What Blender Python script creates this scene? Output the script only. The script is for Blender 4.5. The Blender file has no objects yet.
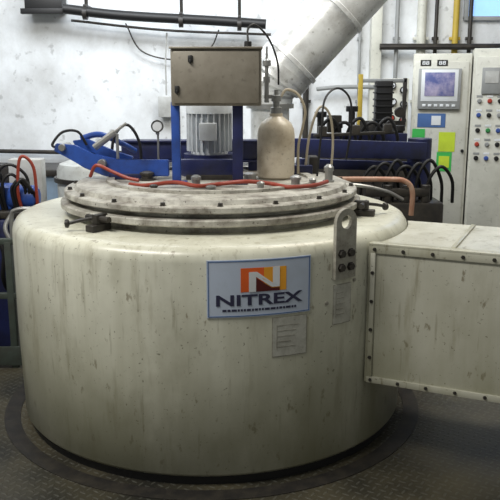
import bpy, bmesh, math, random
from mathutils import Vector, Matrix
random.seed(7)
sc=bpy.context.scene
sc.view_settings.view_transform='Standard'
T=Matrix.Identity(4)
W={}
# ------------------------------------------------------------ materials
def nodes(name):
    m=bpy.data.materials.new(name); m.use_nodes=True
    nt=m.node_tree; b=nt.nodes['Principled BSDF']
    return m,nt,b
def paint(name,col,rough=.45,metal=0,dirt=None,amt=.4,scale=4,stretch=(1,1,1),bump=.0,emit=0,spots=0,lo=.42,hi=.72):
    m,nt,b=nodes(name); N=nt.nodes; L=nt.links
    b.inputs['Roughness'].default_value=rough; b.inputs['Metallic'].default_value=metal
    c=(*col,1); 
    if dirt is None: dirt=tuple(x*.45 for x in col)
    tc=N.new('ShaderNodeTexCoord'); mp=N.new('ShaderNodeMapping'); mp.inputs['Scale'].default_value=stretch
    L.new(tc.outputs['Object'],mp.inputs['Vector'])
    nz=N.new('ShaderNodeTexNoise'); nz.inputs['Scale'].default_value=scale; nz.inputs['Detail'].default_value=9; nz.inputs['Roughness'].default_value=.65
    L.new(mp.outputs[0],nz.inputs['Vector'])
    r=N.new('ShaderNodeValToRGB'); r.color_ramp.elements[0].position=lo; r.color_ramp.elements[1].position=hi
    r.color_ramp.elements[0].color=(0,0,0,1); r.color_ramp.elements[1].color=(amt,amt,amt,1)
    L.new(nz.outputs[0],r.inputs[0])
    mx=N.new('ShaderNodeMix'); mx.data_type='RGBA'
    mx.inputs[6].default_value=c; mx.inputs[7].default_value=(*dirt,1)
    L.new(r.outputs[0],mx.inputs[0]); out=mx.outputs[2]
    if spots:
        n2=N.new('ShaderNodeTexNoise'); n2.inputs['Scale'].default_value=scale*9; n2.inputs['Detail'].default_value=5
        L.new(tc.outputs['Object'],n2.inputs['Vector'])
        r2=N.new('ShaderNodeValToRGB'); r2.color_ramp.elements[0].position=.62; r2.color_ramp.elements[1].position=.70
        r2.color_ramp.elements[0].color=(0,0,0,1); r2.color_ramp.elements[1].color=(spots,spots,spots,1)
        L.new(n2.outputs[0],r2.inputs[0])
        m2=N.new('ShaderNodeMix'); m2.data_type='RGBA'; m2.inputs[7].default_value=(*[x*.5 for x in dirt],1)
        L.new(out,m2.inputs[6]); L.new(r2.outputs[0],m2.inputs[0]); out=m2.outputs[2]
    L.new(out,b.inputs['Base Color'])
    if bump:
        bp=N.new('ShaderNodeBump'); bp.inputs['Strength'].default_value=bump; bp.inputs['Distance'].default_value=.01
        L.new(nz.outputs[0],bp.inputs['Height']); L.new(bp.outputs[0],b.inputs['Normal'])
    if emit:
        b.inputs['Emission Color'].default_value=c; b.inputs['Emission Strength'].default_value=emit
    return m
CREAM=(.70,.70,.595)
def body_mat(name,base,zlo,grime=1.0):
    m,nt,b=nodes(name); N=nt.nodes; L=nt.links
    b.inputs['Roughness'].default_value=.28
    tc=N.new('ShaderNodeTexCoord')
    def noise(sc,st,det=8,off=(0,0,0)):
        mp=N.new('ShaderNodeMapping'); mp.inputs['Scale'].default_value=st; mp.inputs['Location'].default_value=off
        L.new(tc.outputs['Object'],mp.inputs['Vector'])
        n=N.new('ShaderNodeTexNoise'); n.inputs['Scale'].default_value=sc; n.inputs['Detail'].default_value=det; n.inputs['Roughness'].default_value=.6
        L.new(mp.outputs[0],n.inputs['Vector']); return n.outputs[0]
    def ramp(x,a,b_,v):
        r=N.new('ShaderNodeValToRGB'); r.color_ramp.elements[0].position=a; r.color_ramp.elements[1].position=b_
        v=min(1,v*grime)
        r.color_ramp.elements[0].color=(0,0,0,1); r.color_ramp.elements[1].color=(v,v,v,1); L.new(x,r.inputs[0]); return r.outputs[0]
    def mix(f,a,bcol):
        x=N.new('ShaderNodeMix'); x.data_type='RGBA'; L.new(f,x.inputs[0])
        if isinstance(a,tuple): x.inputs[6].default_value=(*a,1)
        else: L.new(a,x.inputs[6])
        x.inputs[7].default_value=(*bcol,1); return x.outputs[2]
    c=mix(ramp(noise(7,(1,1,.06),5),.42,.72,.5),base,(.40,.39,.29))
    c=mix(ramp(noise(1.6,(1,1,.8),5,(3,1,2)),.42,.66,.55),c,(.42,.415,.34))
    c=mix(ramp(noise(4,(1,1,.6),9,(7,1,2)),.52,.66,.45),c,(.36,.35,.27))
    c=mix(ramp(noise(12,(1,1,.15),6,(1,5,2)),.56,.68,.45),c,(.26,.235,.15))
    c=mix(ramp(noise(30,(1,1,.08),4,(4,5,2)),.62,.68,.35),c,(.20,.18,.12))
    c=mix(ramp(noise(24,(1,1,.5),5),.63,.69,.65),c,(.17,.14,.085))
    c=mix(ramp(noise(70,(1,1,1),3),.66,.70,.7),c,(.09,.08,.055))
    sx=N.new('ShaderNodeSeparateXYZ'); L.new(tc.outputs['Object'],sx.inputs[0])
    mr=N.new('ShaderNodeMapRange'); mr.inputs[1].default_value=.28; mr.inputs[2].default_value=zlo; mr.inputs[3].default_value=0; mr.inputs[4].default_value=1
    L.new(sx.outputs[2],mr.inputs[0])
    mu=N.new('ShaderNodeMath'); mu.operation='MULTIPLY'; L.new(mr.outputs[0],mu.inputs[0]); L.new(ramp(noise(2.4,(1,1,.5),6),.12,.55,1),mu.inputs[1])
    c=mix(mu.outputs[0],c,(.235,.23,.145))  # lower part darkened: grime plus shade painted into the colour
    L.new(c,b.inputs['Base Color'])
    bp=N.new('ShaderNodeBump'); bp.inputs['Strength'].default_value=.3; bp.inputs['Distance'].default_value=.014
    L.new(noise(2.5,(1,1,1),3),bp.inputs['Height']); L.new(bp.outputs[0],b.inputs['Normal'])
    return m
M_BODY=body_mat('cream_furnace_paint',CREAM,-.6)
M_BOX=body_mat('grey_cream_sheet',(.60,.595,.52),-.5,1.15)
M_LUG=paint('worn_lug_paint',(.36,.35,.30),.45,0,(.12,.10,.08),.8,14,spots=.5)
M_TOP=paint('dusty_lid_paint',(.50,.49,.44),.5,0,(.13,.11,.09),1,9,bump=.15,spots=.9,lo=.4,hi=.68)
M_DARK=paint('dark_grease_metal',(.022,.02,.019),.45,.1,(.07,.06,.045),.6,12)
M_BLK=paint('black_rubber',(.010,.010,.011),.5)
M_NAVY=paint('navy_paint',(.014,.02,.09),.4,0,(.01,.01,.015),.8,9)
M_BLUE=paint('blue_paint',(.025,.08,.36),.35,0,(.02,.03,.08),.7,9)
M_TAN=paint('tan_steel_box',(.25,.228,.19),.42,.15,(.14,.12,.09),.8,5,spots=.3)
M_BOT=paint('tan_bottle_paint',(.66,.59,.47),.3,0,(.34,.26,.16),.8,8,spots=.4)
M_MOTOR=paint('pale_grey_motor',(.62,.66,.70),.4,0,(.28,.28,.28),.5,9)
M_FOIL=paint('galvanised_duct',(.74,.76,.77),.33,.25,(.28,.27,.25),.85,5,(1,1,1),bump=.3,spots=.5)
M_STEEL=paint('steel',(.36,.36,.35),.35,.7)
M_RED=paint('red_hose_rubber',(.30,.045,.025),.45)
M_REDPIPE=paint('rusty_pipe',(.34,.16,.10),.5,0,(.5,.4,.3),.6,10)
M_BEIGE=paint('beige_cable',(.48,.42,.32),.5)
M_YEL=paint('yellow_paint',(.50,.36,.05),.5)
M_CAB=paint('cabinet_enamel',(.64,.64,.57),.4,0,(.36,.36,.31),.6,4,spots=.35)
M_CABD=paint('cabinet_door_enamel',(.60,.60,.54),.4,0,(.36,.36,.31),.6,4,spots=.35)
M_GREY=paint('grey_plastic',(.30,.31,.31),.5)
M_PGREY=paint('pale_grey_paint',(.50,.51,.50),.5,0,(.25,.24,.22),.7,6)
M_SCR=paint('blue_screen',(.09,.11,.28),.25,0,(.50,.44,.56),1,7,emit=.08)
M_WHITE=paint('white_label',(.72,.75,.78),.4,0,(.55,.57,.57),.4,6)
M_SIGN=paint('sign_white_blue',(.50,.57,.70),.3,0,(.40,.44,.50),.5,7)
M_INK=paint('sign_ink',(.03,.03,.07),.4)
M_ORANGE=paint('sign_orange',(.80,.13,.02),.4)
M_SYEL=paint('sign_yellow',(.90,.40,.03),.4)
M_SRED=paint('sign_dark_red',(.10,.01,.01),.4)
M_NOTEY=paint('yellow_note',(.55,.70,.04),.6)
M_NOTEG=paint('green_note',(.05,.46,.09),.6)
M_NOTEB=paint('blue_label',(.07,.15,.36),.5)
M_BTNR=paint('red_button',(.42,.06,.04),.3)
M_BTNG=paint('green_button',(.05,.28,.09),.3)
M_BTNB=paint('blue_button',(.05,.10,.34),.3)
M_WALL=paint('whitewashed_wall',(.86,.89,.92),.7,0,(.46,.46,.45),.8,1.3,(1,1,.8),bump=.4,spots=.45,lo=.40,hi=.68)
M_WALL2=paint('side_wall',(.45,.47,.47),.7,0,(.3,.3,.28),.5,1.5)
M_LTBLUE=paint('pale_blue_paint',(.20,.28,.38),.5,0,(.1,.12,.14),.7,4)
M_PALE=paint('pale_hood_paint',(.54,.57,.57),.4,0,(.25,.24,.22),.7,6,spots=.4)
M_GREENM=paint('green_grey_rail',(.05,.065,.055),.5,0,(.03,.025,.02),.7,10)
def floor_mat():
    m,nt,b=nodes('tread_plate'); N=nt.nodes; L=nt.links
    tc=N.new('ShaderNodeTexCoord'); mp=N.new('ShaderNodeMapping'); mp.inputs['Scale'].default_value=(26,26,26); mp.inputs['Rotation'].default_value=(0,0,.6)
    L.new(tc.outputs['Object'],mp.inputs[0]); s=N.new('ShaderNodeSeparateXYZ'); L.new(mp.outputs[0],s.inputs[0])
    def M(op,a,b_=None,c=None):
        n=N.new('ShaderNodeMath'); n.operation=op
        for i,x in enumerate((a,b_,c)):
            if x is None: continue
            if isinstance(x,(int,float)): n.inputs[i].default_value=x
            else: L.new(x,n.inputs[i])
        return n.outputs[0]
    X,Y=s.outputs[0],s.outputs[1]
    fx=M('SUBTRACT',M('FRACT',X),.5); fy=M('SUBTRACT',M('FRACT',Y),.5)
    ck=M('MODULO',M('ABSOLUTE',M('ADD',M('FLOOR',X),M('FLOOR',Y))),2)
    def ell(p,q): return M('ADD',M('POWER',M('DIVIDE',M('ABSOLUTE',p),.46),2),M('POWER',M('DIVIDE',M('ABSOLUTE',q),.15),2))
    A=ell(fx,fy); B=ell(fy,fx)
    e=M('ADD',M('MULTIPLY',A,ck),M('MULTIPLY',B,M('SUBTRACT',1,ck)))
    h=N.new('ShaderNodeMapRange'); h.inputs[1].default_value=1.1; h.inputs[2].default_value=.5; L.new(e,h.inputs[0])
    bp=N.new('ShaderNodeBump'); bp.inputs['Strength'].default_value=.45; bp.inputs['Distance'].default_value=.005
    L.new(h.outputs[0],bp.inputs['Height']); L.new(bp.outputs[0],b.inputs['Normal'])
    nz=N.new('ShaderNodeTexNoise'); nz.inputs['Scale'].default_value=2.5; nz.inputs['Detail'].default_value=8; L.new(tc.outputs['Object'],nz.inputs['Vector'])
    r=N.new('ShaderNodeValToRGB'); r.color_ramp.elements[0].color=(.020,.019,.015,1); r.color_ramp.elements[1].color=(.085,.074,.046,1)
    r.color_ramp.elements[0].position=.35; r.color_ramp.elements[1].position=.7
    L.new(nz.outputs[0],r.inputs[0])
    mx=N.new('ShaderNodeMix'); mx.data_type='RGBA'; L.new(M('MULTIPLY',h.outputs[0],.35),mx.inputs[0]); L.new(r.outputs[0],mx.inputs[6]); mx.inputs[7].default_value=(.13,.13,.11,1)
    L.new(mx.outputs[2],b.inputs['Base Color'])
    b.inputs['Roughness'].default_value=.45; b.inputs['Metallic'].default_value=0
    return m
M_FLOOR=floor_mat()
# ------------------------------------------------------------ builders
def fin(name,bm,mat,parent=None,angle=35,label=None,cat=None,xf=True):
    if xf: bm.transform(T)
    bmesh.ops.recalc_face_normals(bm,faces=bm.faces[:])
    xs=[v.co for v in bm.verts]
    lo=Vector([min(p[i] for p in xs) for i in range(3)]); hi=Vector([max(p[i] for p in xs) for i in range(3)])
    c=(lo+hi)/2
    bmesh.ops.translate(bm,verts=bm.verts[:],vec=-c)
    for f in bm.faces: f.smooth=True
    me=bpy.data.meshes.new(name); bm.to_mesh(me); bm.free()
    me.set_sharp_from_angle(angle=math.radians(angle))
    me.materials.append(mat)
    o=bpy.data.objects.new(name,me); sc.collection.objects.link(o)
    W[o]=c.copy()
    if parent: o.parent=parent; o.location=c-W[parent]
    else: o.location=c
    if label: o['label']=label
    if cat: o['category']=cat
    return o
def root(name,loc,label,cat,group=None):
    o=bpy.data.objects.new(name,None); o.empty_display_size=.1; sc.collection.objects.link(o)
    p=(T@Vector(loc)); o.location=p; W[o]=p.copy(); o['label']=label; o['category']=cat
    if group: o['group']=group
    return o
def bbox(bm,size,loc,rot=None,bev=.004):
    r=bmesh.ops.create_cube(bm,size=1); vs=r['verts']
    bmesh.ops.scale(bm,vec=size,verts=vs)
    if bev>0:
        es=list({e for v in vs for e in v.link_edges})
        rr=bmesh.ops.bevel(bm,geom=es,offset=min(bev,min(size)*.4),segments=2,affect='EDGES',profile=.5)
        vs=list({v for v in rr['verts']}|{v for v in vs if v.is_valid})
    m=Matrix.Translation(loc)@(rot.to_4x4() if rot else Matrix.Identity(4))
    bmesh.ops.transform(bm,matrix=m,verts=vs)
def box(name,size,loc,mat,parent=None,rot=None,bev=.004,**k):
    bm=bmesh.new(); bbox(bm,size,loc,rot,bev); return fin(name,bm,mat,parent,**k)
def blathe(bm,prof,axis_o,axis_d=(0,0,1),seg=32):
    d=Vector(axis_d).normalized(); q=Vector((0,0,1)).rotation_difference(d)
    rings=[]
    for r,z in prof:
        if r<1e-5: rings.append([bm.verts.new(Vector(axis_o)+q@Vector((0,0,z)))])
        else: rings.append([bm.verts.new(Vector(axis_o)+q@Vector((r*math.cos(2*math.pi*i/seg),r*math.sin(2*math.pi*i/seg),z))) for i in range(seg)])
    for a,b in zip(rings,rings[1:]):
        for i in range(seg):
            j=(i+1)%seg
            if len(a)==1 and len(b)==1: continue
            if len(a)==1: bm.faces.new((a[0],b[i],b[j]))
            elif len(b)==1: bm.faces.new((a[i],a[j],b[0]))
            else: bm.faces.new((a[i],a[j],b[j],b[i]))
def lathe(name,prof,o,mat,parent=None,d=(0,0,1),seg=32,**k):
    bm=bmesh.new(); blathe(bm,prof,o,d,seg); return fin(name,bm,mat,parent,**k)
def cprof(r,h,b=.003):
    return [(0,0),(r-b,0),(r,b),(r,h-b),(r-b,h),(0,h)]
def cyl(name,r,h,o,mat,parent=None,d=(0,0,1),seg=24,b=.003,**k):
    return lathe(name,cprof(r,h,min(b,r*.4,h*.4)),o,mat,parent,d,seg,**k)
def spline(pts,n=8):
    P=[Vector(p) for p in pts]
    if len(P)==2: return P
    P=[P[0]*2-P[1]]+P+[P[-1]*2-P[-2]]
    out=[]
    for i in range(1,len(P)-2):
        a,b,c,d=P[i-1:i+3]
        for s in range(n):
            t=s/n
            out.append(.5*((2*b)+(c-a)*t+(2*a-5*b+4*c-d)*t*t+(3*b-a-3*c+d)*t**3))
    out.append(P[-2]); return out
def btube(bm,pts,r,seg=10,n=8,smooth=True):
    P=spline(pts,n) if smooth else [Vector(p) for p in pts]
    up=None; rings=[]
    for i,p in enumerate(P):
        t=(P[min(i+1,len(P)-1)]-P[max(i-1,0)]).normalized()
        if up is None:
            up=t.orthogonal().normalized()
        up=(up-t*up.dot(t)).normalized(); s=t.cross(up)
        rr=r[min(int(i*len(r)/len(P)),len(r)-1)] if isinstance(r,list) else r
        rings.append([bm.verts.new(p+rr*(math.cos(2*math.pi*k/seg)*up+math.sin(2*math.pi*k/seg)*s)) for k in range(seg)])
    for a,b in zip(rings,rings[1:]):
        for k in range(seg): bm.faces.new((a[k],a[(k+1)%seg],b[(k+1)%seg],b[k]))
    bm.faces.new(rings[0]); bm.faces.new(rings[-1][::-1])
def tube(name,pts,r,mat,parent=None,seg=10,n=8,smooth=True,**k):
    bm=bmesh.new(); btube(bm,pts,r,seg,n,smooth); return fin(name,bm,mat,parent,**k)
def bolt(r,o,d,mat=None,parent=None,h=.008):
    return lathe('bolt',[(0,0),(r*1.3,0),(r*1.3,h*.25),(r,h*.25),(r*.95,h),(0,h)],o,mat or M_DARK,parent,d,seg=6)
def bent(bm,a0,z0,R):
    for v in bm.verts:
        x,y,z=v.co; a=a0+x/R
        v.co=Vector(((R+z)*math.sin(a),-(R+z)*math.cos(a),z0+y))
def bpanel(w,h,th,seg=16):
    bm=bmesh.new(); fr=[];bk=[]
    for i in range(seg+1):
        x=-w/2+w*i/seg
        fr.append([bm.verts.new((x,-h/2,th)),bm.verts.new((x,h/2,th))]); bk.append([bm.verts.new((x,-h/2,0)),bm.verts.new((x,h/2,0))])
    for i in range(seg):
        bm.faces.new((fr[i][0],fr[i+1][0],fr[i+1][1],fr[i][1])); bm.faces.new((bk[i][0],bk[i][1],bk[i+1][1],bk[i+1][0]))
        bm.faces.new((fr[i][0],bk[i][0],bk[i+1][0],fr[i+1][0])); bm.faces.new((fr[i][1],fr[i+1][1],bk[i+1][1],bk[i][1]))
    for i in (0,seg): bm.faces.new((fr[i][0],fr[i][1],bk[i][1],bk[i][0]))
    return bm
def bpoly(polys,th,z0=0):
    bm=bmesh.new()
    for poly in polys:
        a=[bm.verts.new((x,y,z0)) for x,y in poly]; b=[bm.verts.new((x,y,z0+th)) for x,y in poly]
        bm.faces.new(a[::-1]); bm.faces.new(b)
        for i in range(len(a)): bm.faces.new((a[i],a[(i+1)%len(a)],b[(i+1)%len(a)],b[i]))
    return bm
def textbm(s,w,h,depth=.002,bold=.012):
    cu=bpy.data.curves.new('t','FONT'); cu.body=s; cu.extrude=.01; cu.offset=bold; cu.resolution_u=6
    o=bpy.data.objects.new('t',cu); sc.collection.objects.link(o)
    bpy.context.view_layer.update()
    me=bpy.data.meshes.new_from_object(o.evaluated_get(bpy.context.evaluated_depsgraph_get()))
    bm=bmesh.new(); bm.from_mesh(me); bpy.data.objects.remove(o); bpy.data.meshes.remove(me); bpy.data.curves.remove(cu)
    lo=[min(v.co[i] for v in bm.verts) for i in range(3)]; hi=[max(v.co[i] for v in bm.verts) for i in range(3)]
    for v in bm.verts:
        v.co=Vector(((v.co.x-(lo[0]+hi[0])/2)*w/(hi[0]-lo[0]),(v.co.y-(lo[1]+hi[1])/2)*h/(hi[1]-lo[1]),(v.co.z-lo[2])/(hi[2]-lo[2])*depth))
    return bm
def struct(o,kind='structure'):
    o['kind']=kind; return o
# ------------------------------------------------------------ room
o=struct(box('floor',(9,9.6,.1),(0,-.2,-.05),M_FLOOR,bev=0)); o['label']='dark steel tread plate floor'; o['category']='floor'
o=struct(box('wall_back',(9,.2,4),(0,3.9,2),M_WALL,bev=0)); o['label']='dirty whitewashed wall'; o['category']='wall'
o=struct(box('wall_left',(.2,8,4),(-3.6,-.2,2),M_WALL2,bev=0)); o['label']='grey painted side wall'; o['category']='wall'
o=struct(box('trim_1',(.10,.12,4),(1.42,3.74,2),M_CAB,bev=.005)); o['label']='narrow painted wall pilaster'; o['category']='trim'
wr=root('window_1',(2.9,3.75,2.27),'blue-lit factory window with steel frame','window'); wr['kind']='structure'
box('glass',(1.2,.01,.8),(2.9,3.77,2.70),paint('window_glass',(.25,.45,.85),.1,emit=1.2),wr,bev=0)
for z in (2.29,2.70,3.11): box('frame_bar',(1.26,.04,.04),(2.9,3.77,z),M_GREY,wr)
for x in (2.29,2.9,3.51): box('frame_bar',(.04,.04,.84),(x,3.765,2.70),M_GREY,wr)
# pit ring
lathe('floor_ring',[(1.03,0),(1.11,0),(1.11,.004),(1.03,.004),(1.03,0)],(0,0,0),M_DARK,seg=96,label='black steel trim ring around the furnace foot',cat='ring')
# ------------------------------------------------------------ furnace
F=root('furnace',(0,0,0),'large cream round pit furnace with scuffed painted shell','furnace')
R=1.01
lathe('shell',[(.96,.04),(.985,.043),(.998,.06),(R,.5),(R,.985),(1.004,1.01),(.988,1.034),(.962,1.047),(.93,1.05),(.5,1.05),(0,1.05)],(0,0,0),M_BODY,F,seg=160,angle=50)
lathe('shadow_gap_base',[(0,0),(.975,0),(.975,.042),(0,.042)],(0,0,0),M_BLK,F,seg=96)  # added recessed base, coloured black to stand in for a shadow gap
lathe('retort_flange',[(.70,1.049),(.70,1.085),(.765,1.085),(.77,1.09),(.77,1.112),(.765,1.117),(.6,1.117)],(0,0,0),M_TOP,F,seg=128)
# sign
A0=.243;SW=.44;SH=.24;SZ=.88
S=bpanel(SW,SH,.004); bent(S,A0,SZ,R+.0005); sign=fin('sign',S,M_SIGN,F,label='white sign with orange emblem')
px=.00415
def onsign(name,bm,mat): bent(bm,A0,SZ,R+.0005); return fin(name,bm,mat,sign)
def sp(x,y): return ((x-260)*px,-(y-287.5)*px)
def sbm(b,x,y,z=.0045):
    for v in b.verts: v.co.x+=(x-260)*px; v.co.y-=(y-287.5)*px; v.co.z+=z
    return b
onsign('lettering',sbm(textbm('NITREX',88*px,11*px,.0015,.025),260,299),M_INK)
# emblem: red-orange block on one side, yellow on the other, white slanted N between
onsign('emblem_block',bpoly([[sp(240,291),sp(240,267),sp(263,267),sp(263,291)]],.0012,.0045),M_ORANGE)
onsign('emblem_block',bpoly([[sp(263,291),sp(263,267),sp(286,267),sp(286,291)]],.0012,.0045),M_SYEL)
onsign('emblem_letter',bpoly([[sp(248,291),sp(248,271),sp(256,271),sp(272,283),sp(272,267),sp(279,267),sp(279,287),sp(271,287),sp(255,276),sp(255,291)]],.0012,.006),M_WHITE)
onsign('emblem_shadow',bpoly([[sp(255,291),sp(255,277),sp(271,288),sp(279,288),sp(279,291)]],.0012,.0062),M_SRED)
dd=[]
x=222
while x<298:
    w=random.choice([2,3,4,5]); dd.append([sp(x,310.2),sp(x,308),sp(x+w,308),sp(x+w,310.2)]); x+=w+1
onsign('fine_print',bpoly(dd,.001,.0045),M_INK)
x0,x1,y0,y1=208.2,311.8,259.6,315.4
fr=[[sp(x0,y1),sp(x0,y0),sp(x0+.8,y0),sp(x0+.8,y1)],[sp(x1-.8,y1),sp(x1-.8,y0),sp(x1,y0),sp(x1,y1)]]
n=12
for i in range(n):
    a=x0+(x1-x0)*i/n;b=x0+(x1-x0)*(i+1)/n
    fr.append([sp(a,y0+.8),sp(a,y0),sp(b,y0),sp(b,y0+.8)]); fr.append([sp(a,y1),sp(a,y1-.8),sp(b,y1-.8),sp(b,y1)])
onsign('border_line',bpoly(fr,.001,.0045),M_NOTEB)
M_PLATE=paint('worn_plate',(.50,.50,.45),.3,0,(.25,.24,.2),.8,14,spots=.4)
for nm,a,w,z,h in (('data_plate',.37,.15,.662,.165),('data_plate',.63,.095,.765,.17)):
    b=bpanel(w+.008,h+.008,.0015,6); bent(b,a,z,R+.0002); fin('plate_edge',b,M_LUG,F)
    b=bpanel(w,h,.003,6); bent(b,a,z,R+.0005); pl=fin(nm,b,M_PLATE,F)
    lines=[[(-w*.40,-h*.32),(-w*.40,h*.33),(-w*.38,h*.33),(-w*.38,-h*.32)]]
    for i in range(5):
        yy=h*.3-i*h*.14; ww=w*.36*random.uniform(.6,1); lines.append([(-w*.39,yy-.0015),(-w*.39,yy+.0015),(-w*.38+ww*1.8,yy+.0015),(-w*.38+ww*1.8,yy-.0015)])
    b=bpoly(lines,.001,.0035); bent(b,a,z,R+.0005); fin('plate_marking',b,M_LUG,pl)
def atshell(bm,a,z,off=0):
    m=Matrix.Translation(((R+off)*math.sin(a),-(R+off)*math.cos(a),z))@Matrix.Rotation(a,4,'Z')@Matrix.Rotation(math.pi/2,4,'X')
    bm.transform(m); return bm
# small studs on the shell
for a,z in ((.70,.92),(.70,.86),(.545,.78)):
    b=bmesh.new(); blathe(b,[(0,0),(.009,0),(.009,.004),(0,.005)],(0,0,0),seg=10); fin('stud',atshell(b,a,z),M_LUG,F)
# lifting lug
def plate_with_hole(w,h,th,hr):
    bm=bmesh.new(); cz=h/2-w/2
    angs=[math.pi*i/16 for i in range(17)]
    out=[(w/2*math.cos(a),cz+w/2*math.sin(a)) for a in angs]
    low=[(-w/2,cz*.2),(-w/2,-h/2),(-w*.2,-h/2),(w*.2,-h/2),(w/2,-h/2),(w/2,cz*.2)]
    out=out+low; n=len(out)
    inn=[(hr*math.cos(a),cz+hr*math.sin(a)) for a in angs]+[(hr*math.cos(a),cz+hr*math.sin(a)) for a in [math.pi*(1+k/7) for k in range(1,7)]]
    V=[]
    for z in (0,th): V.append(([bm.verts.new((x,y,z)) for x,y in out],[bm.verts.new((x,y,z)) for x,y in inn]))
    for i in range(n):
        j=(i+1)%n
        bm.faces.new((V[1][0][i],V[1][0][j],V[1][1][j],V[1][1][i])); bm.faces.new((V[0][0][j],V[0][0][i],V[0][1][i],V[0][1][j]))
        bm.faces.new((V[0][0][i],V[0][0][j],V[1][0][j],V[1][0][i])); bm.faces.new((V[0][1][j],V[0][1][i],V[1][1][i],V[1][1][j]))
    return bm
LA=.63
lug=fin('lifting_lug',atshell(plate_with_hole(.115,.30,.018,.029),LA,1.03,0),M_LUG,F,label='cream lifting eye plate with round hole')
for dx in (-.026,.026):
    for dz in (-.04,-.10):
        b=bmesh.new(); blathe(b,[(0,0),(.020,0),(.020,.003),(.016,.003),(.016,.014),(0,.014)],(dx,dz,.018),seg=6)
        fin('bolt',atshell(b,LA,1.03,0),M_DARK,lug)
# rim clamps
def clamp(a,s=1):
    d=Vector((math.sin(a),-math.cos(a),0)); t=Vector((d.y*-1,d.x,0)); p=d*.80
    bm=bmesh.new(); rz=Matrix.Rotation(a,3,'Z')
    bbox(bm,(.05,.11,.03),p+Vector((0,0,1.066)),rz); bbox(bm,(.03,.07,.05),p-d*.01+Vector((0,0,1.10)),rz)
    btube(bm,[p-t*.07+Vector((0,0,1.105)),p+t*.07+Vector((0,0,1.105))],.014,smooth=False)
    btube(bm,[p+t*0+Vector((0,0,1.11)),p+d*.05-t*.05*s+Vector((0,0,1.10)),p+d*.09-t*.10*s+Vector((0,0,1.085))],.008)
    blathe(bm,[(0,-.012),(.018,-.006),(.02,0),(.018,.01),(0,.014)],p+d*.09-t*.10*s+Vector((0,0,1.085)),(d-t*s),12)
    c=fin('rim_clamp',bm,M_DARK,F,label='dark toggle clamp with lever')
clamp(-.63); clamp(1.25,-1)
# ------------------------------------------------------------ lid
LD=root('round_cover',(0,0,1.117),'dusty round furnace cover carrying posts, fan motor and box','lid')
lathe('cover_plate',[(0,1.118),(.70,1.118),(.70,1.14),(.745,1.14),(.75,1.145),(.75,1.165),(.745,1.17),(.70,1.172),(.69,1.192),(.68,1.197),(.34,1.2),(0,1.2)],(0,0,0),M_TOP,LD,seg=128)
for i in range(18):
    a=2*math.pi*i/18+.1
    bolt(.011,(.722*math.sin(a),-.722*math.cos(a),1.169),(0,0,1),M_DARK,LD,.016)
lathe('inner_ring',[(.50,1.198),(.50,1.212),(.54,1.212),(.54,1.198)],(0,0,0),M_TOP,LD,seg=96)
for x in (-.163,.14):
    bm=bmesh.new(); bbox(bm,(.042 if x<0 else .052,.042,.40),(x,-.19,1.4),bev=.003); bbox(bm,(.10,.09,.012),(x,-.19,1.206)); fin('post',bm,M_BLUE if x<0 else M_NAVY,LD)
# junction box
jb=box('junction_box',(.43,.16,.265),(.04,-.19,1.715),M_TAN,LD,bev=.008,label='brown-grey steel box on blue posts')
box('box_door',(.405,.012,.24),(.04,-.275,1.715),M_TAN,jb,bev=.004)
bm=bmesh.new(); bbox(bm,(.44,.185,.01),(.04,-.195,1.851)); fin('rain_lip',bm,M_TAN,jb)
for x,z in ((-.08,1.80),(-.145,1.66)):
    bm=bmesh.new(); bbox(bm,(.022,.012,.034),(x,-.285,z)); bbox(bm,(.01,.01,.02),(x,-.292,z-.012)); fin('latch',bm,M_BLK,jb)
cyl('cable_gland',.018,.03,(.19,-.19,1.855),M_BLK,jb)
# fan motor
bm=bmesh.new(); blathe(bm,[(0,0),(.10,0),(.10,.25),(.09,.27),(.04,.285),(0,.285)],(-.02,.2,1.31),seg=40)
for i in range(24):
    a=2*math.pi*i/24; bbox(bm,(.026,.005,.21),(-.02+.11*math.cos(a),.2+.11*math.sin(a),1.435),Matrix.Rotation(a,3,'Z'),0)
mo=fin('fan_motor',bm,M_MOTOR,LD,label='pale grey ribbed vertical electric motor')
lathe('motor_flange',[(0,1.19),(.16,1.19),(.16,1.22),(.09,1.24),(.09,1.29),(.14,1.295),(.14,1.315),(0,1.315)],(-.02,.2,0),M_NAVY,mo,seg=32)
lathe('motor_cowl',[(.124,0),(.124,.05),(.11,.07),(0,.075)],(-.02,.2,1.53),M_MOTOR,mo,seg=32)
bbx=box('terminal_box',(.09,.07,.09),(-.02,.055,1.44),M_MOTOR,mo)
# cross beam + lift arm
bm=bmesh.new(); bbox(bm,(.86,.07,.10),(-.10,.42,1.31)); bbox(bm,(.86,.11,.012),(-.10,.42,1.366)); bbox(bm,(.86,.11,.012),(-.10,.42,1.254))
for x in (-.45,.22): bbox(bm,(.06,.08,.06),(x,.42,1.22))
fin('cross_beam',bm,M_NAVY,LD)
box('front_beam',(.30,.05,.08),(-.01,-.02,1.265),M_NAVY,LD); box('front_beam_foot',(.24,.05,.03),(-.01,-.02,1.213),M_DARK,LD)
def side_plate(pts,y,th):
    bm=bpoly([pts],th); bm.transform(Matrix.Translation((0,y+th,0))@Matrix.Rotation(math.pi/2,4,'X')); bmesh.ops.bevel(bm,geom=bm.edges[:],offset=.004,segments=2,affect='EDGES'); return bm
arm=fin('lift_arm',side_plate([(-.80,1.385),(-.70,1.375),(-.60,1.325),(-.50,1.30),(-.22,1.30),(-.22,1.215),(-.55,1.215),(-.66,1.26),(-.74,1.315),(-.81,1.345)],-.02,.035),M_BLUE,LD,label='bright blue bent lifting lever')
fin('arm_plate',side_plate([(-.74,1.39),(-.66,1.40),(-.52,1.335),(-.42,1.305),(-.44,1.27),(-.6,1.30),(-.72,1.35)],.10,.03),M_BLUE,LD)
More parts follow.
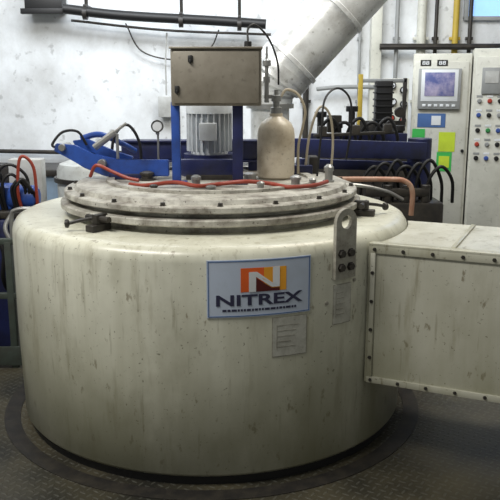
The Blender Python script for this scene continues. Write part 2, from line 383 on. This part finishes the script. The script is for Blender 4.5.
box('arm_mount',(.22,.16,.03),(-.42,.05,1.215),M_NAVY,LD)
bm=bmesh.new(); blathe(bm,cprof(.022,.20),(-.56,-.06,1.285),(0,1,0),16); fin('pivot_pin',bm,M_STEEL,arm)
bm=bmesh.new(); blathe(bm,cprof(.018,.16),(-.765,-.04,1.365),(0,1,0),16); fin('pivot_pin',bm,M_STEEL,arm)
bm=bmesh.new(); btube(bm,[(-.61,.03,1.36),(-.50,.03,1.44)],.018,smooth=False); btube(bm,[(-.53,.03,1.42),(-.44,.03,1.485)],.008,smooth=False); btube(bm,[(-.49,.03,1.22),(-.49,.03,1.43)],.008,smooth=False)
fin('damper_rod',bm,M_STEEL,LD)
tube('blue_pipe',[(-.70,.12,1.40),(-.60,.14,1.42),(-.50,.2,1.37),(-.44,.3,1.32)],.016,M_BLUE,LD)
tube('arm_hose',[(-.62,-.06,1.22),(-.58,-.09,1.28),(-.50,-.10,1.25),(-.42,-.12,1.22),(-.36,-.14,1.21)],.009,M_RED,LD)
tube('arm_hose',[(-.55,.16,1.22),(-.53,.16,1.40),(-.46,.17,1.47),(-.40,.19,1.38),(-.39,.2,1.21)],.008,M_BLK,LD)
tube('arm_hose',[(-.66,.08,1.37),(-.70,.06,1.44),(-.77,.02,1.44),(-.82,.0,1.38),(-.80,.0,1.36)],.007,M_BLK,LD)
# small lid fittings
for x,y,r,h in ((.42,-.30,.022,.06),(.60,-.1,.02,.09),(.5,-.33,.014,.05),(-.25,-.42,.016,.03),(.02,-.45,.02,.03),(.25,-.42,.015,.045),(-.33,-.05,.03,.05),(-.06,-.3,.02,.06),(.2,-.1,.03,.05)):
    lathe('fitting',[(0,0),(r*1.5,0),(r*1.5,.01),(r,.012),(r,h*.6),(r*1.25,h*.62),(r*1.25,h*.85),(r*.6,h),(0,h)],(x,y,1.197),M_STEEL if x>-.2 else M_DARK,LD,seg=10)
box('cover_bracket',(.16,.04,.05),(.46,.20,1.225),M_NAVY,LD); box('cover_bracket',(.05,.12,.09),(.55,.3,1.245),M_DARK,LD)
# gauge stem on lid
g=root('pressure_gauge',(-.30,.22,1.2),'small round dial gauge on a thin stem','gauge')
cyl('stem',.006,.24,(-.30,.22,1.201),M_STEEL,g,seg=10)
cyl('dial',.028,.02,(-.30,.21,1.46),M_WHITE,g,d=(0,-1,0)); lathe('bezel',[(.028,0),(.033,0),(.033,.026),(.028,.026),(.028,0)],(-.30,.213,1.46),M_DARK,g,d=(0,-1,0))
box('stem_block',(.02,.02,.03),(-.30,.205,1.43),M_STEEL,g)
# gas bottle
bx_,by_=.335,.04
B=root('gas_bottle',(bx_,by_,1.2),'pale tan painted bottle with rounded shoulders and valve','gas bottle')
lathe('bottle_body',[(0,0),(.085,0),(.095,.01),(.098,.03),(.098,.22),(.094,.255),(.078,.288),(.05,.308),(.034,.32),(.034,.335),(0,.335)],(bx_,by_,1.2005),M_BOT,B,seg=40)
lathe('valve',[(0,0),(.03,0),(.03,.03),(.018,.035),(.018,.06),(.026,.062),(.026,.09),(.012,.095),(.012,.12),(0,.12)],(bx_,by_,1.535),M_STEEL,B,seg=14)
bm=bmesh.new(); blathe(bm,[(0,0),(.012,0),(.012,.10),(.018,.10),(.018,.13),(.01,.13),(.01,.18),(.022,.185),(.022,.21),(.006,.22),(.006,.28),(0,.28)],(.285,by_,1.59),seg=12); bbox(bm,(.075,.02,.02),(.31,by_,1.62),bev=.002); fin('regulator_stem',bm,M_STEEL,B)
# cables/hoses
tube('red_hose',[(-.38,-.30,1.212),(-.30,-.36,1.214),(-.16,-.33,1.225),(-.05,-.38,1.214),(.05,-.31,1.214),(.18,-.34,1.23),(.30,-.30,1.214),(.38,-.40,1.212),(.5,-.36,1.214),(.58,-.22,1.214)],.010,M_RED,n=10,label='thin red rubber hose lying on the lid',cat='hose')
tube('black_cable',[(.19,-.19,1.885),(.19,-.17,1.94),(.22,-.14,1.965),(.27,-.1,1.93),(.31,-.06,1.87),(.34,-.02,1.78),(.345,.0,1.68)],.005,M_BLK,label='thin black cable arching from the steel box',cat='cable')
tube('beige_cable',[(.36,.06,1.62),(.39,.08,1.655),(.45,.10,1.63),(.49,.12,1.55),(.48,.14,1.46),(.46,.15,1.36),(.46,.15,1.21)],.007,M_BEIGE,label='beige cable loop beside the tan bottle',cat='cable')
tube('beige_cable',[(.50,.2,1.21),(.52,.2,1.4),(.56,.2,1.54),(.60,.22,1.56),(.64,.25,1.5),(.66,.3,1.36),(.65,.3,1.18)],.007,M_BEIGE,label='tall beige cable arch standing on the lid edge',cat='cable')
tube('black_cable',[(.56,.12,1.20),(.58,.15,1.42),(.60,.2,1.60),(.68,.3,1.66),(.76,.4,1.60),(.78,.45,1.45),(.76,.5,1.25)],.006,M_BLK,label='tall black cable arch behind the lid',cat='cable')
# ------------------------------------------------------------ duct box
A=Vector((.69,-.705,0)); al=math.radians(-24); dx_=Vector((math.cos(al),math.sin(al),0)); dn=Vector((-math.sin(al),math.cos(al),0))
def hit(o,rad):
    b=o.dot(dx_); c=o.dot(o)-rad*rad; return -b+math.sqrt(b*b-c)
RR=1.014
n=20; foot=[]
for i in range(n+1):
    p=A+dn*(.67*i/n); t=hit(p,RR); foot.append((t,.67*i/n))
s0=foot[0][0]
T=Matrix.Translation(A)@Matrix.Rotation(al,4,'Z')
D=root('duct_box',(1.0,.32,0),'cream sheet-metal duct box with bolted edges','duct')
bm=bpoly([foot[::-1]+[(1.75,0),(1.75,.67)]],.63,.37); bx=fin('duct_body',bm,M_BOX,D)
bm=bmesh.new(); bbox(bm,(1.75-s0,.05,.012),((1.75+s0)/2+.004,.015,1.006),bev=.003); bbox(bm,(1.75-s0,.012,.035),((1.75+s0)/2+.01,-.004,.985),bev=.003); fin('top_flange',bm,M_BOX,D)
box('bottom_flange',(1.75-s0,.012,.03),((1.75+s0)/2+.01,-.005,.385),M_BOX,D,bev=.003)
box('end_flange',(.022,.012,.57),(s0+.024,-.005,.685),M_BOX,D,bev=.003)
box('end_flange',(.022,.012,.57),(.85,-.005,.685),M_BOX,D,bev=.003)
for i in range(14):
    x=s0+.03+i*.125
    bolt(.007,(x,-.009,.985),(0,-1,0),M_DARK,D); bolt(.007,(x,-.009,.385),(0,-1,0),M_DARK,D)
for i in range(4): bolt(.007,(s0+.024,-.01,.49+.13*i),(0,-1,0),M_DARK,D)
for y in (.06,.58): box('leg',(.05,.05,.37),(1.6,y,.185),M_DARK,D)
box('top_seam',(.02,.62,.008),(.38,.345,1.004),M_BOX,D,bev=.002)
T=Matrix.Identity(4)
# ------------------------------------------------------------ big exhaust duct
E=root('exhaust_duct',(.38,1.27,0),'large shiny galvanised exhaust duct with elbow','duct')
ax=Vector((.70,0,.76)).normalized()
pe=Vector((.41,1.27,1.76))
DR=.20
bm=bmesh.new(); btube(bm,[pe-ax*.02,pe+ax*1.6],DR,seg=36,smooth=False); fin('duct_pipe',bm,M_FOIL,E)
for k in (.08,.52,1.0): 
    lathe('band',[(DR,0),(DR+.012,.005),(DR+.012,.03),(DR,.035),(DR,0)],pe+ax*k,M_FOIL,E,d=ax,seg=36)
bm=bmesh.new(); btube(bm,[pe+ax*.03,pe-ax*.04+Vector((0,0,-.01)),pe+Vector((-.07,0,-.11)),pe+Vector((-.08,0,-.22))],[DR+.005,DR,.185,.17,.155],seg=36,n=5); fin('elbow',bm,M_FOIL,E,angle=20)
cyl('riser',.13,1.56,(.335,1.27,0),M_FOIL,E,seg=32)
lathe('band',[(.13,0),(.16,.0),(.16,.03),(.13,.03),(.13,0)],(.335,1.27,1.52),M_STEEL,E,seg=32)
# ------------------------------------------------------------ swing arm right
SA=root('swing_arm',(1.35,1.25,0),'dark navy steel swing arm on a column behind the furnace','lift arm')
def beam(name,a,b,w,h,mat,parent):
    a=Vector(a);b=Vector(b); d=b-a; q=d.to_track_quat('X','Z').to_matrix()
    return box(name,(d.length,w,h),(a+b)/2,mat,parent,rot=q)
beam('beam',(.44,.62,1.31),(1.35,1.15,1.245),.08,.11,M_NAVY,SA)
beam('beam',(.5,.78,1.20),(1.4,1.32,1.12),.06,.06,M_NAVY,SA)
cyl('column',.08,1.32,(1.35,1.25,0),M_NAVY,SA,seg=28)
bm=bmesh.new()
beam_rot=Matrix.Rotation(math.radians(30),3,'Z')
bbox(bm,(.62,.03,.02),(.86,.86,1.375),beam_rot)
for p in ((.64,.73,1.40),(.86,.86,1.40),(1.08,.99,1.40)): bbox(bm,(.05,.06,.06),p)
fin('bracket',bm,M_DARK,SA)
tube('rusty_pipe',[(.50,.62,1.11),(.72,.62,1.12),(1.02,.62,1.12),(1.13,.62,1.11),(1.18,.62,1.05),(1.18,.62,.9)],.016,M_REDPIPE,label='reddish rusty pipe bending down behind the furnace',cat='pipe')
tube('steel_pipe',[(.60,.50,1.09),(.8,.52,1.10),(1.0,.55,1.06),(1.12,.6,1.0)],.012,M_STEEL,label='thin bare steel pipe behind the lid',cat='pipe')
H=root('hydraulic_unit',(1.15,.95,0),'black greasy hydraulic valve unit with hoses','hydraulic unit')
box('tank',(.55,.26,.95),(1.15,.93,.475),M_DARK,H,bev=.02)
for i in range(4):
    cyl('valve_body',.03,.11,(.95+i*.12,.84,.948),M_DARK,H)
box('manifold',(.4,.06,.05),(1.13,.84,1.01),M_DARK,H)
for i in range(7):
    x=.90+i*.07
    tube('hose',[(x,.9,.94),(x+.02,.86,1.10+.03*(i%2)),(x+.09,.86,1.17+.02*(i%3)),(x+.17,.9,1.08),(x+.19,.94,.93)],.011,M_BLK,H)
# dark machine frame behind
PF=root('press_frame',(1.0,1.75,0),'dark greasy machine frame with cylinders and cables','machine')
box('frame_body',(.75,.4,1.16),(1.02,1.78,.58),M_DARK,PF,bev=.02)
box('frame_plate',(.70,.05,.16),(.98,1.6,1.25),M_NAVY,PF)
for i,(x,h) in enumerate(((.72,.30),(.84,.22),(.95,.34),(1.3,.2))):
    cyl('ram',.035 if i%2 else .025,h,(x,1.75,1.158),M_DARK if i!=1 else M_STEEL,PF)
    cyl('ram_cap',.045,.04,(x,1.75,1.158+h-.02),M_BLK,PF)
box('small_box',(.14,.10,.16),(1.07,1.75,1.24),M_PGREY,PF); box('small_box',(.10,.08,.12),(.80,1.56,1.40),M_DARK,PF)
for i in range(5):
    x=.68+i*.1
    tube('hose',[(x,1.6,1.18),(x+.02,1.52,1.36),(x+.10,1.5,1.44-.03*(i%2)),(x+.17,1.52,1.3),(x+.16,1.58,1.16)],.012,M_BLK,PF)
# pump stack behind
P=root('valve_rack',(1.2,2.2,0),'black valve rack with round regulators and poles','valve rack')
box('rack_post',(.035,.035,1.75),(1.07,2.2,.875),M_YEL,P); box('rack_post',(.03,.03,1.72),(1.42,2.2,.86),M_DARK,P)
box('rack_rail',(.38,.03,.03),(1.24,2.2,1.70),M_GREY,P); box('rack_rail',(.38,.03,.03),(1.24,2.2,1.35),M_DARK,P)
bm=bmesh.new(); bbox(bm,(.13,.12,.34),(1.25,2.18,1.53),bev=.01)
for i in range(6): bbox(bm,(.145,.13,.012),(1.25,2.18,1.40+i*.052),bev=.002)
fin('coil_pack',bm,M_BLK,P)
for i,(x,z) in enumerate(((1.18,1.27),(1.28,1.24),(1.12,1.20),(1.37,1.46),(1.38,1.30),(1.30,1.36))):
    cyl('regulator',.04,.05,(x,2.13,z),M_DARK if i%2 else M_PGREY,P,d=(0,-1,0))
    box('regulator_mount',(.02,.08,.02),(x,2.17,z),M_DARK,P)
box('rack_panel',(.36,.02,.26),(1.25,2.19,1.26),M_DARK,P)
box('lower_frame',(.5,.05,.05),(1.2,2.2,1.17),M_NAVY,P)
for i in range(4):
    tube('hose',[(1.0+i*.1,2.13,1.3-.03*i),(1.05+i*.09,2.08,1.08),(1.13+i*.08,2.08,1.0),(1.2+i*.07,2.12,1.12),(1.24+i*.06,2.15,1.22)],.009,M_BLK,P)
# ------------------------------------------------------------ cabinets
T=Matrix.Translation((1.62,2.9,0))@Matrix.Rotation(math.radians(-14),4,'Z')
def cabinet(x0,w,h,label):
    c=root('electrical_cabinet',(x0+w/2,.22,0),label,'cabinet','electrical cabinets by the wall')
    b=box('cabinet_body',(w-.006,.44,h),(x0+w/2,.225,h/2),M_CAB,c,bev=.008)
    d=box('cabinet_door',(w-.05,.02,h-.18),(x0+w/2,-.002,h/2+.02),M_CABD,c,bev=.004)
    box('plinth_strip',(w-.02,.02,.07),(x0+w/2,-.0,.035),M_DARK,c)
    return c,d
c1,d1=cabinet(0,.50,1.93,'off-white electrical cabinet with monitor and sticky notes')
c2,d2=cabinet(.505,.72,1.97,'off-white electrical cabinet with rows of round buttons')
mon=box('monitor',(.36,.03,.345),(.235,-.027,1.63),M_GREY,d1,bev=.006,label='grey framed blue screen')
box('screen_frame',(.31,.006,.27),(.235,-.043,1.66),M_WHITE,mon,bev=.001)
box('screen',(.25,.006,.20),(.235,-.047,1.67),M_SCR,mon,bev=.001)
for i in range(6): box('key',(.03,.008,.02),(.11+i*.05,-.044,1.49),M_WHITE,mon,bev=.002)
def tag(parent,x,z,w,h,mat,nm='label_sticker',y=-.014):
    return box(nm,(w,.003,h),(x,y,z),mat,parent,bev=0)
tag(d1,.11,1.85,.09,.05,M_BLK,'nameplate'); tag(d1,.25,1.85,.09,.05,M_BLK,'nameplate')
for k,xx in enumerate((.11,.25)):
    b=textbm('88',.06,.032,.002); b.transform(Matrix.Translation((xx,-.0155,1.85))@Matrix.Rotation(math.pi/2,4,'X')); fin('plate_digits',b,M_WHITE,d1)
tag(d1,.18,1.36,.24,.12,M_NOTEB); tag(d1,.22,1.36,.08,.08,M_WHITE,y=-.017)
tag(d1,.075,1.225,.11,.12,M_NOTEG,'sticky_note'); tag(d1,.32,1.175,.14,.17,M_NOTEY,'sticky_note'); tag(d1,.305,1.0,.13,.17,M_NOTEG,'sticky_note',-.013)
tag(d1,.305,1.0,.09,.10,M_NOTEY,'sticky_note',-.016); tag(d1,.145,1.09,.09,.13,M_NOTEY,'sticky_note')
cyl('door_lock',.014,.02,(.455,-.012,1.1),M_BLK,d1,d=(0,-1,0))
m2=box('display',(.16,.02,.22),(.665,-.02,1.70),M_GREY,d2,label='small grey display'); box('screen',(.11,.004,.10),(.665,-.032,1.73),M_PGREY,m2,bev=0)
m3=box('display',(.12,.02,.12),(.86,-.02,1.73),M_GREY,d2,label='small grey display')
cols=[M_BTNR,M_BLK,M_WHITE,M_BTNG,M_BTNB,M_GREY]
for r_,z in enumerate((1.53,1.41,1.28,1.16,1.04)):
    for q,x in enumerate((.575,.66,.745,.83,.915,1.0)):
        m=[[5,0,1,4,1,3],[4,1,5,2,0,1],[1,3,4,1,3,0],[0,5,1,0,1,1],[1,4,1,1,0,2]][r_][q]
        lathe('push_button',[(0,0),(.02,0),(.02,.008),(.014,.009),(.014,.02),(0,.021)],(x,-.012,z),cols[m],d2,d=(0,-1,0),seg=14)
        if q<4: tag(d2,x,z+.04,.05,.018,M_WHITE if (q+r_)%2 else M_GREY,y=-.0135)
T=Matrix.Identity(4)
# slim instrument panel
IP=root('instrument_panel',(1.52,2.85,0),'slim off-white instrument panel with round black gauges','panel')
box('panel_body',(.20,.22,1.72),(1.49,2.98,.86),M_CAB,IP,bev=.008)
for x,z in ((1.44,1.66),(1.54,1.62),(1.45,1.52),(1.545,1.50),(1.44,1.38),(1.54,1.36),(1.49,1.24)):
    q=cyl('gauge',.032,.03,(x,2.872,z),M_BLK,IP,d=(0,-1,0)); cyl('gauge_face',.022,.004,(x,2.843,z),M_WHITE if z>1.45 else M_BTNR,q,d=(0,-1,0),b=.001)
# ------------------------------------------------------------ wall services
tube('wall_pipe',[(-1.55,3.55,2.36),(-1.0,3.55,2.30),(-.1,3.55,2.25),(.35,3.55,2.22)],.045,M_BLK,seg=16,label='long black pipe slung along the wall',cat='pipe')
tube('wall_pipe',[(-1.5,3.62,2.26),(-.6,3.62,2.17),(.4,3.62,2.13)],.012,M_DARK,label='thin dark pipe under the black pipe',cat='pipe')
for x,z in ((-1.35,2.33),(-.45,2.26),(.1,2.23)):
    bm=bmesh.new(); bbox(bm,(.03,.03,1.2),(x,3.62,z+.62)); bbox(bm,(.03,.28,.03),(x,3.67,z+.055)); blathe(bm,[(.045,-.02),(.06,-.02),(.06,.02),(.045,.02),(.045,-.02)],(x,3.55,z-.01),(1,0,0),18)
    fin('pipe_hanger',bm,M_DARK,label='dark steel pipe hanger fixed to the wall',cat='pipe hanger')
bm=bmesh.new(); bbox(bm,(.35,.2,.16),(-1.75,3.68,2.42)); bbox(bm,(.1,.1,.5),(-1.85,3.68,2.66)); bbox(bm,(.42,.06,.05),(-1.75,3.58,2.34))
fin('wall_bracket',bm,M_BLK,label='black bracket box high on the wall',cat='bracket')
def conduit(x,y,z0,z1,r,mat,label):
    bm=bmesh.new(); btube(bm,[(x,y,z0),(x,y,z1)],r,smooth=False,seg=14)
    z=z0+.3
    while z<z1-.1:
        bbox(bm,(r*3.4,.04,.03),(x,y+.02,z),bev=.002); z+=.6
    fin('conduit',bm,mat,label=label,cat='pipe')
conduit(.75,3.74,0,3.6,.03,M_DARK,'dark vertical conduit on the white wall')
conduit(1.62,3.72,0,3.6,.02,M_GREY,'thin grey vertical conduit behind the cabinets')
conduit(1.86,3.74,0,3.6,.045,M_CAB,'thick pale vertical pipe behind the cabinets')
conduit(2.0,3.74,0,3.6,.018,M_DARK,'thin dark vertical pipe behind the cabinets')
conduit(2.19,3.74,0,3.6,.03,M_YEL,'yellow vertical gas pipe behind the cabinets')
conduit(2.33,3.74,0,3.6,.02,M_DARK,'thin dark vertical pipe beside the yellow one')
conduit(1.27,3.76,0,3.6,.014,M_GREY,'slim grey vertical conduit beside the pilaster')
tube('wall_pipe',[(1.45,3.66,2.02),(2.1,3.66,2.02),(2.9,3.66,2.02)],.03,M_DARK,label='dark horizontal pipe above the cabinets',cat='pipe')
tube('wall_pipe',[(.85,3.68,1.62),(1.1,3.68,1.64),(1.5,3.68,1.64)],.02,M_GREY,label='grey horizontal pipe on the wall',cat='pipe')
bm=bmesh.new(); bbox(bm,(.14,.1,.18),(-.62,3.74,1.45)); bbox(bm,(.16,.02,.2),(-.62,3.685,1.45)); fin('wall_box',bm,M_PGREY,label='small grey electrical box on the wall',cat='electrical box')
tube('wall_cable',[(-.62,3.7,1.56),(-.62,3.7,1.9),(-.60,3.68,2.15)],.008,M_PGREY,label='grey cable rising from the wall box',cat='cable')
tube('wall_cable',[(-1.0,3.72,2.24),(-.85,3.72,1.98),(-.5,3.72,1.90),(-.2,3.72,2.0),(-.1,3.72,2.18)],.007,M_DARK,label='thin dark cable sagging on the wall',cat='cable')
tube('wall_cable',[(-2.6,3.72,1.02),(-1.5,3.72,1.0),(-.6,3.72,1.0),(.6,3.72,1.02)],.02,M_DARK,label='dark cable run low along the wall',cat='cable')
# long low machine by wall
Q=root('quench_tank',(-.2,3.0,0),'low pale-blue tank with dark rim by the wall','tank')
box('tank_body',(3.4,.6,.86),(-1.0,3.2,.43),M_LTBLUE,Q,bev=.01); box('tank_rim',(3.46,.66,.06),(-1.0,3.2,.89),M_DARK,Q,bev=.01)
# ------------------------------------------------------------ left machinery
K=root('pump_hood',(-.92,1.3,0),'pale grey rounded machine hood behind the furnace','machine')
lathe('hood_body',[(0,0),(.25,0),(.26,.02),(.26,1.10),(.24,1.14),(.18,1.16),(0,1.165)],(-.88,1.36,0),M_PALE,K,seg=40)
lathe('hood_rim',[(.261,0),(.28,0),(.28,.03),(.261,.03),(.261,0)],(-.88,1.36,1.02),M_DARK,K,seg=40)
cyl('hood_knob',.03,.06,(-.93,1.2,1.155),M_STEEL,K)
U=root('blue_machine',(-1.65,.9,0),'navy blue machine base with pipes and red hoses','machine')
box('machine_body',(.80,.5,.85),(-1.62,1.0,.425),M_NAVY,U,bev=.02)
box('top_tray',(.78,.48,.05),(-1.62,1.0,.875),M_DARK,U,bev=.01)
box('motor_block',(.26,.22,.15),(-1.44,.94,.97),M_BLUE,U,bev=.02)
lathe('motor_end',[(0,0),(.07,0),(.075,.01),(.075,.16),(.05,.18),(0,.18)],(-1.33,.88,.975),M_BLUE,U,d=(1,0,0))
cyl('pump_cylinder',.06,.3,(-1.75,.83,.99),M_BLUE,U,d=(1,0,0))
box('pump_foot',(.2,.06,.06),(-1.6,.83,.925),M_DARK,U)
box('back_panel',(.72,.05,.26),(-1.60,1.2,1.02),M_DARK,U)
box('grey_cabinet',(.22,.12,.30),(-1.30,1.18,1.04),M_PGREY,U,bev=.01)
cyl('canister',.045,.16,(-1.50,.90,1.04),M_PGREY,U,b=.012); cyl('canister_cap',.03,.03,(-1.50,.90,1.198),M_DARK,U)
for i,(x,z,s) in enumerate(((-1.36,1.19,.16),(-1.24,1.24,.09),(-1.34,1.13,.12),(-1.28,1.10,.10),(-1.46,1.20,.10),(-1.26,1.10,.09))):
    tube('red_line' if i==1 else 'black_line',[(x,.82,.89),(x-.01,.78,1.02),(x+.01,.77,z-.03),(x+s*.5,.78,z),(x+s,.80,z-.07),(x+s*1.05,.82,1.0),(x+s,.84,.90)],.010,M_RED if i==1 else M_BLK,U)
for i in range(6):
    x=-1.60+i*.075; tube('hose',[(x,.77,.88),(x-.02,.70,.80),(x+.04,.68,.66),(x+.02,.70,.5),(x+.02,.76,.4)],.014,M_BLK if i%2 else M_STEEL,U)
cyl('valve_wheel',.022,.012,(-1.38,.76,1.02),M_YEL,U,d=(0,-1,.3)); cyl('valve_stem',.006,.14,(-1.38,.78,.88),M_STEEL,U)
G=root('guard_rail',(-1.22,.35,0),'green-grey steel guard rail beside the furnace','rail')
for x in (-1.22,-1.75): box('rail_post',(.04,.04,.78),(x,.42,.39),M_GREENM,G)
for z in (.78,.45): box('rail_bar',(.62,.035,.035),(-1.475,.42,z),M_GREENM,G)
box('toe_board',(.62,.012,.12),(-1.475,.395,.08),M_GREENM,G)
tube('steel_pipe',[(-1.24,.58,0.0),(-1.24,.58,.6),(-1.24,.58,.88),(-1.21,.58,.94),(-1.08,.58,.95)],.013,M_STEEL,label='thin steel pipe rising beside the furnace',cat='pipe')
# ------------------------------------------------------------ lights
def area(name,loc,tgt,size,sy,power,col=(1,1,1)):
    l=bpy.data.lights.new(name,'AREA'); l.shape='RECTANGLE'; l.size=size; l.size_y=sy; l.energy=power; l.color=col
    o=bpy.data.objects.new(name,l); o.location=loc; o.rotation_euler=(Vector(tgt)-Vector(loc)).to_track_quat('-Z','Y').to_euler(); sc.collection.objects.link(o)
area('ceiling_light',(-1.7,-1.9,3.8),(-.2,0,.9),2.2,.6,118,(1,.97,.90))
area('ceiling_light',(-.5,1.6,3.9),(.2,3.6,1.6),4,1,150,(.90,.95,1))
area('ceiling_light',(1.6,.3,3.9),(1.0,.3,.6),1.5,1.5,62,(1,.93,.80))
w=bpy.data.worlds.new('w'); sc.world=w; w.use_nodes=True
w.node_tree.nodes['Background'].inputs[0].default_value=(.82,.83,.78,1); w.node_tree.nodes['Background'].inputs[1].default_value=.29
# ------------------------------------------------------------ camera
cam=bpy.data.cameras.new('camera'); cam.sensor_width=36; cam.lens=770/500*36
co=bpy.data.objects.new('camera',cam); co.location=(.2,-4,1.7); co.rotation_euler=(math.radians(90-12.4),0,0); sc.collection.objects.link(co); sc.camera=co
